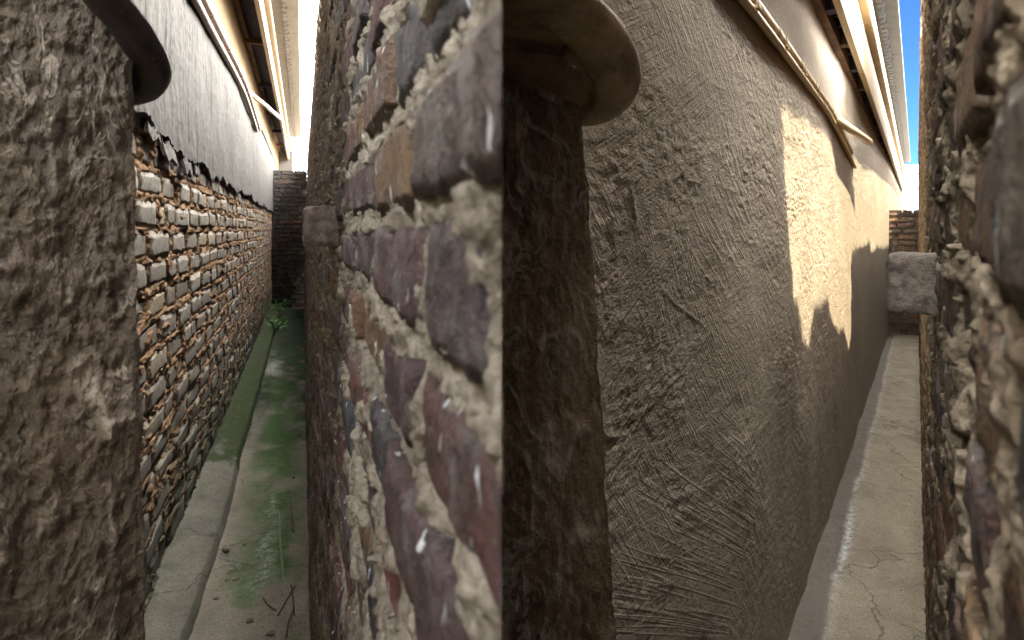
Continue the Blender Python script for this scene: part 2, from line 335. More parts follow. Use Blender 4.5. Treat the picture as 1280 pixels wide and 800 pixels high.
def catmull(P, n=8):
    P = [np.array(p, float) for p in P]; P = [2 * P[0] - P[1]] + P + [2 * P[-1] - P[-2]]; out = []
    for i in range(1, len(P) - 2):
        for k in range(n):
            t = k / n; a, b, c, d = P[i - 1:i + 3]
            out.append(0.5 * (2 * b + (c - a) * t + (2 * a - 5 * b + 4 * c - d) * t * t + (3 * b - a - 3 * c + d) * t ** 3))
    out.append(P[-2]); return out

# ------------------------------------------------------------------ brickwork
def make_layout(s0, s1, z0, z1, pitch, lens, joint, seed, wob=0.004):
    """courses of bricks: list of (s_start, s_end, z_low, z_high)"""
    r = random.Random(seed); rows = []; z = z0; k = 0
    while z < z1:
        h = pitch * r.uniform(0.95, 1.05); s = s0 - r.uniform(0, max(lens)); row = []
        while s < s1:
            L = r.choice(lens) * r.uniform(0.9, 1.1); j = joint * r.uniform(0.6, 1.3); jz = joint * r.uniform(0.75, 1.2)
            row.append((s, s + L, z + jz / 2 + r.uniform(-wob, wob) * 0.5, z + h - jz / 2 + r.uniform(-wob, wob) * 0.5)); s += L + j
        rows.append((z, z + h, row)); z += h; k += 1
    return rows
def in_brick(rows, S, Z):
    """signed distance-like: positive depth inside a brick rectangle, negative in joints; arrays (R,C) with Z by row"""
    D = np.full(S.shape, -0.01, np.float32); zc = Z[:, 0]; sr = S[0]
    for z0, z1, row in rows:
        ii = np.where((zc >= z0) & (zc < z1))[0]
        if not len(ii): continue
        st = np.array([q[0] for q in row]); k = np.clip(np.searchsorted(st, sr) - 1, 0, len(row) - 1)
        a = np.array([q[0] for q in row])[k]; b = np.array([q[1] for q in row])[k]; c = np.array([q[2] for q in row])[k]; d = np.array([q[3] for q in row])[k]
        ds = np.minimum(sr - a, b - sr); zz = zc[ii][:, None]
        D[ii] = np.minimum(ds[None, :], np.minimum(zz - c[None, :], d[None, :] - zz))
    return D
def brick_variant(seed, ny, nz, depth, chip, sgn, L=0.2, H=0.06):
    """unit brick: y,z in -0.5..0.5, x = outward*sgn, worn face"""
    r = np.random.default_rng(seed); bm = bmesh.new()
    g = []
    for i in range(ny + 1):
        col = []
        for j in range(nz + 1):
            y = i / ny - 0.5; z = j / nz - 0.5; edge = (i in (0, ny)) + (j in (0, nz))
            x = r.normal(0, chip * 0.22) - (chip * r.uniform(0.35, 1.0) if edge == 1 else 0) - (chip * r.uniform(0.9, 2.0) if edge == 2 else 0)
            yy = y * (1 - (r.uniform(0, chip * 1.2) / L if i in (0, ny) else 0)) + (r.uniform(-.2, .2) / ny if 0 < i < ny else 0)
            zz = z * (1 - (r.uniform(0, chip * 1.6) / H if j in (0, nz) else 0)) + (r.uniform(-.2, .2) / nz if 0 < j < nz else 0)
            col.append(bm.verts.new((sgn * x, yy, zz)))
        g.append(col)
    for i in range(ny):
        for j in range(nz): bm.faces.new((g[i][j], g[i + 1][j], g[i + 1][j + 1], g[i][j + 1]))
    loop = [g[i][0] for i in range(ny + 1)] + [g[ny][j] for j in range(1, nz + 1)] + [g[i][nz] for i in range(ny - 1, -1, -1)] + [g[0][j] for j in range(nz - 1, 0, -1)]
    bk = [bm.verts.new((-sgn * depth, (0.5 if v.co.y > 0 else -0.5) if abs(v.co.y) > 0.4 else v.co.y, (0.5 if v.co.z > 0 else -0.5) if abs(v.co.z) > 0.35 else v.co.z)) for v in loop]
    n = len(loop)
    for i in range(n): bm.faces.new((loop[i], loop[(i + 1) % n], bk[(i + 1) % n], bk[i]))
    me = bm_mesh('brick', bm); me.shade_smooth(); return me
def joined_bricks(name, items, variants, mat):
    """many bricks as one mesh with a tint attribute: items (x, y, z, L, H, tint)"""
    V, F, T = [], [], []; off = 0
    cache = []
    for me in variants:
        co = np.empty(len(me.vertices) * 3, np.float32); me.vertices.foreach_get('co', co)
        cache.append((co.reshape(-1, 3), [tuple(p.vertices) for p in me.polygons]))
    for k, (x, y, z, L, H, t) in enumerate(items):
        co, fs = cache[k % len(cache)]
        V.append(co * np.array([1, L, H], np.float32) + np.array([x, y, z], np.float32))
        F.extend([tuple(i + off for i in f) for f in fs]); T.append(np.full(len(co), t, np.float32)); off += len(co)
    me = bpy.data.meshes.new(name); me.from_pydata(np.concatenate(V).tolist(), [], F)
    at = me.attributes.new('tint', 'FLOAT', 'POINT'); at.data.foreach_set('value', np.concatenate(T)); me.materials.append(M[mat]); return me

# ------------------------------------------------------------------ ground
b = bmesh.new(); bmesh.ops.create_grid(b, x_segments=8, y_segments=8, size=900)
g = link('ground', bm_mesh('ground', b), 'yard_soil'); g.location = (0, 0, -0.03); tag(g, kind='structure')

def alley_floor(al, mat, tL, tR, s0, s1, hz, haunch_edge, moss):
    C = 620; R = 150
    s = s0 * (s1 / s0) ** np.linspace(0, 1, C); t = np.linspace(tL - 0.03, tR + 0.03, R)
    S, T = np.meshgrid(s, t)
    z = 0.006 * fbm(S * 2.2, T * 4, 1) + 0.0035 * fbm(S * 14, T * 14, 2, 3) + 0.0016 * fbm(S * 60, T * 60, 3, 2)
    at = moss(S, T)
    me = grid_mesh('path', np.stack([T, S, z], -1), at, flip=True)
    o = link('path', me, mat, al=al); tag(o, kind='structure'); return o
def haunch(al, mat, tL, tE, s0, s1, zt, step, moss):
    C = 520; R = 46
    s = s0 * (s1 / s0) ** np.linspace(0, 1, C); u = np.linspace(0, 1, R)
    S, U = np.meshgrid(s, u)
    e = tE + 0.010 * fbm(S[0] * 3.5, S[0] * 0 + .3, 5, 4) + 0.03 * np.clip(2.9 - S[0], 0, 1) * -1.5
    T = tL - 0.02 + (e[None, :] - tL + 0.02) * np.clip(U * 1.06, 0, 1)
    Zs = zt + (step - zt) * np.clip(U * 1.06, 0, 1) ** 1.8 + 0.006 * fbm(S * 5, U * 2, 6) + 0.003 * fbm(S * 30, U * 5, 7, 3)
    Zs = np.where(U > 0.96, -0.02, Zs - 0.03 * sstep(0.86, 0.955, U))
    me = grid_mesh('path_edge', np.stack([T, S, Zs], -1), moss(S, T), flip=True)
    o = link('path_edge', me, mat, al=al); tag(o, kind='structure'); return o
WA, WB = -0.55, -0.37
DA, DB = 0.060, 0.028
def mossA(S, T):
    n = fbm(S * 1.3, T * 5, 11); n_ = fbm(S * 6, T * 9, 12)
    al = sstep(2.45, 3.1, S + 0.5 * n_) * np.clip(1.5 - np.abs(T + 0.15 + 0.03 * n) / 0.13, 0, 1) * sstep(8.5, 4.6, S) * np.clip(0.80 + 0.8 * n_ + .3 * n, 0, 1)
    al = np.maximum(al, 0.5 * sstep(5, 7, S) * np.clip(0.4 + n_, 0, 1))
    dp = sstep(3.9, 5.6, S + 0.8 * n) * np.clip(0.84 + 0.5 * n_, 0, 1)
    dp = np.maximum(dp, 0.92 * sstep(7.3, 8.4, S))
    wh = np.clip(1.0 - np.abs(T + 0.14 + .05 * n_) / 0.07, 0, 1) * sstep(2.55, 2.9, S) * sstep(4.4, 3.4, S) * np.clip(n_ * 1.3, 0, .4)
    wh = np.maximum(wh, 0.5 * sstep(6.6, 6.9, S) * sstep(7.6, 7.2, S) * np.clip(1 - np.abs(T + .3) / .12, 0, 1))
    return {'algae': al, 'damp': dp, 'white': wh}
def mossAh(S, T):
    n = fbm(S * 1.3, T * 5, 21); n_ = fbm(S * 7, T * 12, 22)
    al = sstep(4.1, 4.35, S + 0.25 * n_) * np.clip(.8 + .5 * n_, 0, 1) + 0.45 * np.clip(n_ + n * .6, 0, 1) * sstep(-0.40, -0.52, T)
    dp = 0.75 * sstep(4.1, 4.3, S + 0.25 * n_)
    return {'algae': np.clip(al, 0, 1), 'damp': dp, 'white': 0.02 * np.ones_like(S)}
def mossB(S, T):
    n = fbm(S * 1.7, T * 6, 31); e = T + 0.285 + 0.018 * fbm(S * 2.5, S * 0 + .2, 33, 4) - .012 * (S - 3) / 4
    wh = np.clip(1.15 - np.abs(e) / (0.016 + 0.010 * n), 0, 1) * sstep(5.2, 3.2, S)
    wh = wh * np.clip(0.85 + 1.1 * fbm(S * 4, S * 0 + 1.7, 35, 3) + .7 * fbm(S * 20, T * 40, 36, 2), 0, 1)
    wh = np.maximum(wh, 0.22 * np.clip(1.1 - np.abs(e - .01) / 0.028, 0, 1))
    dp = 0.95 * sstep(0.006, -0.012, e + .006 * n) + 0.35 * np.clip(fbm(S * 3, T * 8, 34), 0, 1)
    dp = np.maximum(dp, 0.5 * sstep(-.03, .02, T) * np.clip(.5 + n, 0, 1))
    return {'algae': np.zeros_like(S), 'damp': np.clip(dp, 0, 1), 'white': wh}
alley_floor(A, 'mossy_concrete', WA, DA, 1.2, 12.6, 0, 0, mossA)
haunch(A, 'mossy_edge', WA, -0.375, 1.2, 12.5, 0.10, 0.050, mossAh)
alley_floor(B, 'clean_concrete', WB - .03, DB + .02, 1.0, 10.4, 0, 0, mossB)

# ------------------------------------------------------------------ house beside the mossy alley (bare brick below, plaster above)
SA0, SA1 = 1.35, 15.0
houseA = thing('brick_house', 'house wall with crumbling bare bricks below old grey plaster and tan eaves', 'house', A, (WA, SA0, 0))
rowsA = make_layout(SA0, 12.8, -0.02, 2.0, 0.118, [0.36, 0.36, 0.33, 0.18], 0.014, 3, 0.014)
def plaster_edge(s):      # ragged lower edge of the surviving plaster
    return 1.845 + 0.030 * n2(s * 2.1, s * 0 + 1, 41) + 0.022 * n2(s * 9, s * 0 + 2, 42) + 0.012 * n2(s * 31, s * 0, 43) + 0.05 * sstep(3.1, 2.6, s)
C, R = 820, 400
s = SA0 * (12.8 / SA0) ** np.linspace(0, 1, C); z = np.linspace(-0.03, 2.05, R)
S, Z = np.meshgrid(s, z)
wS = S + 0.006 * n2(S * 30, Z * 30, 51); wZ = Z + 0.006 * n2(S * 28, Z * 28, 52)
D = in_brick(rowsA, S, Z) + 0.005 * fbm(S * 40, Z * 40, 53, 3)
lump = fbm(S * 22, Z * 40, 54, 3); deep = fbm(S * 7, Z * 18, 55, 2)
ox = -0.0015 + 0.009 * lump - 0.010 * np.clip(deep - 0.15, 0, 1) * 2 + 0.004 * fbm(S * 90, Z * 90, 56, 2)
smear = sstep(0.62, 0.8, fbm(S * 6, Z * 14, 57, 3))
ox = np.where(D > 0.010, -0.03 + 0.034 * smear, np.clip(ox, -0.03, 0.012))
wallA = link('brick_wall', grid_mesh('brick_wall', np.stack([WA + ox, S, Z], -1), flip=True), 'clay_mortar', houseA)
varA = [brick_variant(100 + k, 7, 4, 0.05, 0.0065, 1, 0.34, 0.10) for k in range(10)]
varAs = [brick_variant(120 + k, 3, 2, 0.05, 0.0045, 1, 0.34, 0.10) for k in range(6)]
for v in varA: v.materials.append(M['stock_brick'])
itemsA = []
for z0, z1, row in rowsA:
    for (a, b_, c, d) in row:
        if b_ < SA0 + .05 or a > 12.6: continue
        ze = float(plaster_edge(np.array([(a + b_) / 2]))[0])
        if c > ze + 0.03: continue
        itemsA.append((WA + random.uniform(-0.009, 0.002), (a + b_) / 2, (c + d) / 2, b_ - a, d - c, random.random()))
vis = [q for q in itemsA if q[1] > 2.2 and abs(q[2] - 1.5) / q[1] < 0.75]
vis.sort(key=lambda q: q[1] + abs(q[2] - 1.5) * 0.3); near = set(id(q) for q in vis[:300])
for k, q in enumerate(vis[:300]):
    o = link('brick', varA[random.randrange(10)], None, wallA); o.location = (q[0], q[1], q[2]); o.scale = (1, q[3], q[4]); o.rotation_euler = (random.uniform(-.03, .03), random.uniform(-.06, .06), random.uniform(-.03, .03))
o = link('brick_courses', joined_bricks('brick_courses', [q for q in itemsA if id(q) not in near], varAs, 'stock_brick_far'), None, wallA); o['kind'] = 'stuff'
# surviving plaster coat: 18 mm thick, ragged lower edge, streaky
C, R = 620, 190
s = SA0 * (SA1 / SA0) ** np.linspace(0, 1, C); u = np.linspace(0, 1, R)
S, U = np.meshgrid(s, u); ze = plaster_edge(S)
Z = ze + (3.55 - ze) * np.clip((U - 0.03) / 0.97, 0, 1)
ox = 0.020 + 0.004 * fbm(S * 3, Z * 3, 61) + 0.004 * ridge(S * 16, Z * 2.2, 62, 2, 3) + 0.0016 * fbm(S * 60, Z * 45, 63, 2) + 0.012 * np.clip(n2(S * 8, Z * 8, 64), 0, 1) * sstep(0.10, 0.02, Z - ze)
ox = np.where(U < 0.02, -0.04, ox)
link('plaster_coat', grid_mesh('plaster_coat', np.stack([WA + ox, S, Z], -1), flip=True), 'old_plaster', houseA)
link('wall_core', box_mesh('wall_core', WA - 0.25, WA - 0.055, SA0, SA1, -0.03, 3.55), 'wall_core', houseA)
link('wall_core', box_mesh('wall_core', WA - 0.25, WA - 0.03, 0.62, SA0 - .002, -0.03, 3.3), 'wall_core', houseA)  # unseen infill added to stop side light between pillar and house
link('painted_band', box_mesh('painted_band', WA + 0.02, WA + 0.034, SA0, SA1 - .01, 2.86, 3.54), 'paint_band', houseA)
# bricks show through where a slab of plaster hangs loose
for k, (s0, z0, L, h, rx) in enumerate([(2.62, 1.87, .20, .05, .3), (2.9, 1.83, .26, .07, .5), (3.25, 1.80, .18, .06, .4), (3.62, 1.82, .12, .05, .2)]):
    bm = bmesh.new(); r = bmesh.ops.create_grid(bm, x_segments=6, y_segments=3, size=0.5)
    for v in r['verts']:
        y, zz = v.co.x, v.co.y
        v.co = Vector((WA + 0.016 + 0.03 * (0.5 - zz) * rx + random.uniform(-.003, .003), s0 + y * L, z0 + zz * h + 0.012 * math.sin(y * 9 + k) + random.uniform(-.006, .006)))
    o = link('loose_plaster', bm_mesh('loose_plaster', bm), 'old_plaster', houseA); md = o.modifiers.new('thickness', 'SOLIDIFY'); md.thickness = 0.014

def eaves(h, al, W, s0, s1, z_soffit, zf, ti, to, zg, gi, go, raf, fmat, tmat, rmat, seam, gseams, wide0=3.0):
    """open eaves: rafters and boarding, deep boxed fascia in lengths, roof tile courses above"""
    bm = bmesh.new()
    vs_ = [(W - 0.02, z_soffit + 0.10), (ti + 0.03, zf + 0.16), (ti + .03, zf + 0.19), (W - 0.02, z_soffit + 0.13)]
    lo = [bm.verts.new((x, s0, z_)) for x, z_ in vs_]; hi = [bm.verts.new((x, s1, z_)) for x, z_ in vs_]
    bm.faces.new(lo); bm.faces.new(hi[::-1])
    for i in range(4): bm.faces.new((lo[i], hi[i], hi[(i + 1) % 4], lo[(i + 1) % 4]))
    link('soffit_boarding', bm_mesh('soffit_boarding', bm), tmat, h)
    s = s0 + raf * 0.4; k = 0
    while s < s1:
        link('rafter', box_mesh('rafter', W + 0.035, ti + 0.012, s, s + 0.07, z_soffit - 0.01, min(z_soffit, zf) + 0.15, bev=0.004), 'old_timber' if k % 2 else tmat, h)
        for j in range(1, 4):
            q = s + raf * j / 4
            link('batten', box_mesh('batten', W + 0.035, ti + 0.01, q, q + 0.035, z_soffit + 0.045 + random.uniform(0, .02), z_soffit + 0.09, bev=0.003), 'old_timber' if j == 2 else tmat, h)
        s += raf; k += 1
    link('wall_plate', box_mesh('wall_plate', W + 0.036, W + 0.075, s0, s1 - .02, z_soffit - 0.02, z_soffit + 0.055), 'old_timber', h)
    cuts = [s0] + seam + [s1]
    for a, b_ in zip(cuts, cuts[1:]):
        z1, z2 = zf + 0.50 * (zg - zf), zf + 0.74 * (zg - zf)
        link('fascia_board', box_mesh('fascia_board', ti, to, a + .004, b_ - .004, zf, z1, bev=0.006), fmat, h)
        link('gutter', box_mesh('gutter', ti + .004, to + 0.045, a + .004, b_ - .004, z1 + .002, z2, bev=0.016), fmat, h)
        link('tile_batten', box_mesh('tile_batten', ti + .004, to + 0.02, a + .004, b_ - .004, z2 + .002, zg - 0.002, bev=0.006), fmat, h)
    gc = [s0] + gseams + [s1 - 1.2]
    for a, b_ in zip(gc, gc[1:]):
        bm = bmesh.new(); add_box(bm, gi - 0.32, go, a + 0.006, b_ - 0.006, zg, zg + 0.022, bev=0.005)
        n = max(2, int((b_ - a) / 0.12))
        for i in range(n): add_box(bm, gi - .02, gi + 0.012 + .01 * (i % 2), a + (b_ - a) * (i + .2) / n, a + (b_ - a) * (i + .75) / n, zg - 0.03, zg - 0.001)
        add_box(bm, go - 0.012, go + 0.006, a + 0.006, b_ - 0.006, zg + 0.001, zg + 0.045)
        link('roof_tile', bm_mesh('roof_tile', bm), rmat, h)
    bm = bmesh.new()
    lo, hi = [], []
    for wd, yy, dst in ((wide0, s0, lo), (3.0, s1, hi)):
        for x, z_ in ((gi - 0.3, zg + 0.03), (gi - .3 - wd, zg + 0.03 + wd * .3), (gi - .3 - wd, zg + 0.08 + wd * .3), (gi - 0.3, zg + 0.08)): dst.append(bm.verts.new((x, yy, z_)))
    bm.faces.new(lo); bm.faces.new(hi[::-1])
    for i in range(4): bm.faces.new((lo[i], hi[i], hi[(i + 1) % 4], lo[(i + 1) % 4]))
    link('roof', bm_mesh('roof', bm), rmat, h)
def wall_return(h, W, s, tE, z1, mat):
    link('wall_return', box_mesh('wall_return', W - 0.24, tE, s, s + 0.2, -0.03, z1), mat, h)
eaves(houseA, A, WA, -0.05, SA1, 3.32, EYE + 1.62, -0.325, -0.288, EYE + 1.98, -0.150, -0.036, 1.85, 'fascia_cream', 'eave_timber', 'roof_tile', [3.9, 6.3, 9.2, 12], [3.2, 5.1, 6.6, 8.3, 9.6, 11.2])
wall_return(houseA, WA, SA1 + .01, -0.22, EYE + 2.0, 'old_plaster')

# conduit run fixed along the old plaster
def conduit(al, W, label, pm, pts, pts2, clips, stub, stub_label, r=0.026):
    base = tuple(pts[0]); h = thing('conduit_run', label, 'pipe', al, base)
    p1 = catmull(pts, 8); p2 = catmull(pts2, 8)
    link('pipe', tube_mesh('pipe', p1, r, 12), pm, h, smooth=True); link('pipe', tube_mesh('pipe', p2, r * 0.72, 10), pm, h, smooth=True)
    for c in clips:
        i = min(range(len(p1)), key=lambda k: abs(p1[k][1] - c)); p = p1[i]
        bm = bmesh.new(); add_tube(bm, [(p[0], c - 0.012, p[2]), (p[0], c + 0.012, p[2])], r * 1.14, 12); add_box(bm, W + .018, p[0], c - .014, c + .014, p[2] - r * 2.0, p[2] - r * 1.4)
        link('clip', bm_mesh('clip', bm), 'clip_steel' if pm == 'pipe_brown' else pm, h)
    for c in clips[:-1]:
        i = min(range(len(p1)), key=lambda k: abs(p1[k][1] - c - .3)); p = p1[i]
        link('pipe_joint', tube_mesh('pipe_joint', [(p[0], p[1] - .03, p[2]), (p[0], p[1] + .03, p[2])], r * 1.09, 12), pm, h, smooth=True)
    h2 = thing('overflow_pipe', stub_label, 'pipe', al, tuple(stub[0]))
    link('pipe', tube_mesh('pipe', stub, 0.021, 12), 'pvc_cream', h2, smooth=True)
    d = (Vector(stub[-1]) - Vector(stub[0])).normalized(); e = Vector(stub[-1])
    link('mouth_shade', tube_mesh('mouth_shade', [e + d * .0005, e + d * 0.002], 0.016, 12), 'eave_timber', h2)  # dark disc painted as the shade inside the capped pipe end
conduit(A, WA, 'pair of dark brown conduit pipes clipped along old grey plaster under tan eaves', 'pipe_brown',
        [(WA + .055, 1.6, 2.66), (WA + .055, 3.6, 2.72), (WA + .055, 5.2, 2.80), (WA + .06, 6.2, 2.80), (WA + .05, 8.0, 2.72)],
        [(WA + .045, 1.6, 2.60), (WA + .045, 3.6, 2.655), (WA + .045, 5.2, 2.73), (WA + .05, 6.2, 2.735), (WA + .045, 7.7, 2.66)], [2.6, 3.5, 4.4, 5.3, 6.15, 7.6],
        [(WA + .06, 6.2, 2.80), (WA + .17, 7.2, 2.86), (WA + .30, 8.4, 2.92)], 'cream overflow pipe sticking out from dark conduit on old plaster wall')

# ------------------------------------------------------------------ house beside the clean alley (fresh plaster)
SB0, SB1 = 0.72, 18.0
houseB = thing('plastered_house', 'house wall covered in fresh rough brown cement plaster with sunlit patch', 'house', B, (WB, SB0, 0))
def wB(S): return WB - 0.02 + 0.0075 * np.clip(S - 2, 0, 9)
C, R = 760, 560
s = SB0 * (SB1 / SB0) ** np.linspace(0, 1, C); z = np.concatenate([np.linspace(-0.03, 0.85, 120, endpoint=False), np.linspace(.85, 2.1, 380, endpoint=False), np.linspace(2.1, 2.80, 60)])
S, Z = np.meshgrid(s, z)
def strokes(S, Z, ang, seed, along, across, p=5, warp=0.05):
    ca, sa = math.cos(ang), math.sin(ang)
    W1 = S + warp * n2(S * 2.1, Z * 2.1, seed + .3); W2 = Z + warp * n2(S * 1.9, Z * 2.3, seed + .6)
    u = (W1 * ca + W2 * sa) * along; v = (-W1 * sa + W2 * ca) * across
    return ridge(u, v, seed, 2, p)
m1 = sstep(-0.15, 0.35, fbm(S * 1.3, Z * 1.1, 71, 2)); m2 = sstep(-0.1, 0.4, fbm(S * 1.6, Z * 1.4, 72, 2)); m3 = sstep(-0.1, 0.4, fbm(S * 1.5, Z * 1.6, 73, 2))
st1 = strokes(S, Z, math.radians(-36), 74, .7, 12, 16, .16); st2 = strokes(S, Z, math.radians(30), 75, .7, 13, 16, .16); st3 = strokes(S, Z, math.radians(-56), 76, .8, 14, 16, .12); st4 = strokes(S, Z, math.radians(8), 78, .8, 12, 16, .16)
brk = sstep(-0.45, 0.15, fbm(S * 6, Z * 12, 77, 3)) * (0.6 + 0.5 * fbm(S * 40, Z * 80, 84, 2))
rg = brk * (0.9 * m1 * st1 + 0.8 * m2 * st2 + 0.8 * m3 * st3 + 0.5 * (1 - m1) * st4)
gr = fbm(S * 45, Z * 100, 79, 2)
ox = 0.012 * fbm(S * 1.7, Z * 1.7, 80, 3) + 0.0032 * np.clip(rg, 0, 1.4) + 0.0013 * gr * (0.5 + 0.8 * np.clip(fbm(S * 5, Z * 5, 81, 2) + .3, 0, 1)) + 0.0010 * fbm(S * 14, Z * 32, 82, 2)
damp = np.clip(sstep(1.5, 0.2, Z + 0.25 * fbm(S * 1.2, Z * 1.5, 83, 3)) * 0.8, 0, 1)
fade = 1 / (1 + 0.12 * np.clip(S - 2.2, 0, 30))
wallB = link('plaster_coat', grid_mesh('plaster_coat', np.stack([wB(S) + ox * fade, S, Z], -1), {'damp': damp, 'ridge': np.clip(rg, 0, 1)}, flip=True), 'new_plaster', houseB)
link('wall_core', box_mesh('wall_core', WB - 0.24, WB - 0.055, SB0, SB1, -0.03, 2.79), 'wall_core', houseB)
eaves(houseB, B, WB - .045, 0.35, SB1, EYE + 1.0, EYE + 0.98, -0.300, -0.268, EYE + 1.56, -0.205, -0.108, 0.62, 'fascia_tan', 'eave_timber', 'roof_tile_blue', [2.25, 4.4, 7.2, 11], [2.0, 3.3, 4.7, 6.4, 8.2, 11], wide0=0.05)
wall_return(houseB, WB, SB1 + .01, -0.20, EYE + 1.2, 'new_plaster')
conduit(B, WB, 'pair of tan jointed conduit pipes clipped to fresh brown plaster above sunlit patch', 'pipe_tan',
        [(WB - .006, 0.9, 2.10), (WB - .006, 1.7, 2.13), (WB - .001, 2.8, 2.125), (WB + .005, 3.6, 2.10), (WB + .016, 4.5, 2.0)],
        [(WB - .002, 0.9, 2.066), (WB - .002, 1.7, 2.096), (WB + .002, 2.8, 2.091), (WB + .008, 3.6, 2.065), (WB + .012, 4.9, 1.94)], [1.35, 1.75, 2.2, 2.6, 3.0, 3.5, 4.2],
        [(WB + .012, 3.65, 2.09), (WB + .05, 4.2, 2.10), (WB + .10, 4.9, 2.11)], 'cream overflow pipe sticking out over the sunlit brown plaster', r=0.015)

# ------------------------------------------------------------------ old brick walls close on the right of each alley
def right_wall(al, d, label, s0, s1, top, z_top_br, pitch, phase, mats, seed, foot, core_top, tab, cut, lean, far_profile=None):
    h = thing('old_brick_wall', label, 'wall', al, (d, s0, 0))
    rows = make_layout(s0 - .1, s1, phase, z_top_br, pitch, [0.21, 0.21, 0.20, 0.10], 0.015, seed, 0.006)
    def tl(z_): return d + lean * (z_ - EYE)
    # mortar sheet
    C, R = 640, 420
    sa = max(s0, 0.10); s = sa * (6.0 / sa) ** np.linspace(0, 1, C)
    zz = np.concatenate([np.linspace(0.0, 1.15, 90, endpoint=False), np.linspace(1.15, 1.75, 230, endpoint=False), np.linspace(1.75, z_top_br, 100)])
    S, Z = np.meshgrid(s, zz)
    D = in_brick(rows, S, Z) + 0.004 * fbm(S * 55, Z * 55, seed + 1, 3)
    mor = 0.002 + 0.006 * fbm(S * 26, Z * 30, seed + 2, 4) + 0.0028 * fbm(S * 110, Z * 110, seed + 3, 3)
    sm = sstep(0.60, 0.78, fbm(S * 7, Z * 13, seed + 4, 4))
    off = np.where(D > 0.008, 0.024 * (1 - sm) - 0.006 * sm + mor * 0.5, mor * 1.3 + 0.001)
    off = np.clip(off, -0.012, 0.03)
    topS = np.interp(S, [p[0] for p in top], [p[1] for p in top]) if top else np.full_like(S, 99)
    Z2 = np.minimum(Z, topS - 0.02)
    X = tl(Z2) + off
    me = grid_mesh('mortar', np.stack([X, S, Z2], -1))
    objs = [link('mortar', me, mats[2], h)]
    # bricks
    V = [brick_variant(seed * 10 + k, 12, 6, 0.06, 0.005, -1, 0.2, 0.056) for k in range(10)]; Vs = [brick_variant(seed * 10 + 50 + k, 3, 2, 0.06, 0.006, -1, 0.2, 0.056) for k in range(8)]
    for v in V: v.materials.append(M[mats[0]])
    items = []
    for z0, z1, row in rows:
        for (a, b_, c, e) in row:
            if b_ < s0 + 0.01 or a > s1 - 0.02: continue
            if a < s0 < b_ and not cut: a = s0
            if top and e > np.interp((a + b_) / 2, [p[0] for p in top], [p[1] for p in top]): continue
            zc = (c + e) / 2
            items.append((tl(zc) + random.uniform(-0.005, 0.006), (a + b_) / 2, zc, b_ - a, e - c, random.random(), b_))
    def vis(q): return q[6] > 0.13 and q[1] < 1.7 and -0.70 < (q[2] - EYE) / max(q[6] - .02, .1) < 0.45
    part = [q for q in items if vis(q)]; part.sort(key=lambda q: q[1]); part = part[:280]; ids = {id(q) for q in part}
    for q in part:
        o = link('brick', V[random.randrange(10)], None, h); bv = Vector(h['base'])
        o.location = Vector((q[0], q[1], q[2])) - bv; o.scale = (1, q[3], q[4]); o.rotation_euler = (random.uniform(-.015, .015), random.uniform(-.03, .03), random.uniform(-.02, .02)); objs.append(o)
    o = link('brick_courses', joined_bricks('brick_courses', [q[:6] for q in items if id(q) not in ids], Vs, mats[1]), None, h); o['kind'] = 'stuff'; objs.append(o)
    # brick left sticking out
    a, b_, c, e, pr = tab
    v = brick_variant(seed + 900, 9, 6, 0.05, 0.005, -1, 0.1, 0.075); v.materials.append(M[mats[0]])
    bm = bmesh.new(); r = bmesh.ops.create_cube(bm, size=1.0); bmesh.ops.subdivide_edges(bm, edges=bm.edges[:], cuts=5, use_grid_fill=True)
    for k in bm.verts:
        p = k.co.copy(); n = Vector((math.sin(p.y * 23 + p.z * 9), math.sin(p.z * 31 + p.x * 17), math.sin(p.x * 27 + p.y * 13)))
        rd = 1 - 0.03 * max(0, (abs(p.x) * 2) ** 6 + (abs(p.y) * 2) ** 6 + (abs(p.z) * 2) ** 6 - 1)
        k.co = Vector((tl((c + e) / 2) - pr / 2 + 0.02 + p.x * rd * (pr + 0.04), (a + b_) / 2 + p.y * rd * (b_ - a), (c + e) / 2 + p.z * rd * (e - c))) + n * 0.0015 + Vector((random.uniform(-1, 1), random.uniform(-1, 1), random.uniform(-1, 1))) * 0.0018
    o = link('projecting_brick', bm_mesh('projecting_brick', bm), mats[3], h, smooth=True); o['label'] = 'single brick sticking out of the wall'
    # core
    if core_top is None:
        f = [(d + 0.03, s0)] + [(d + 0.03, p[0]) for p in top]
        bm = bmesh.new(); fr = []
        pts = [(p[0], p[1]) for p in top]
        poly = [(pts[0][0], -0.03)] + pts + [(pts[-1][0], -0.03)]
        v0 = [bm.verts.new((tl(z_) + 0.024, s_, z_)) for s_, z_ in poly]; v1 = [bm.verts.new((d + 0.24, s_, z_)) for s_, z_ in poly]
        bm.faces.new(v0); bm.faces.new(v1[::-1]); n = len(poly)
        for i in range(n): bm.faces.new((v0[i], v0[(i + 1) % n], v1[(i + 1) % n], v1[i]))
        link('wall_core', bm_mesh('wall_core', bm), 'wall_core', h)
    else:
        objs.append(link('wall_core', prism_mesh('wall_core', foot, -0.03, core_top), 'wall_core', h))
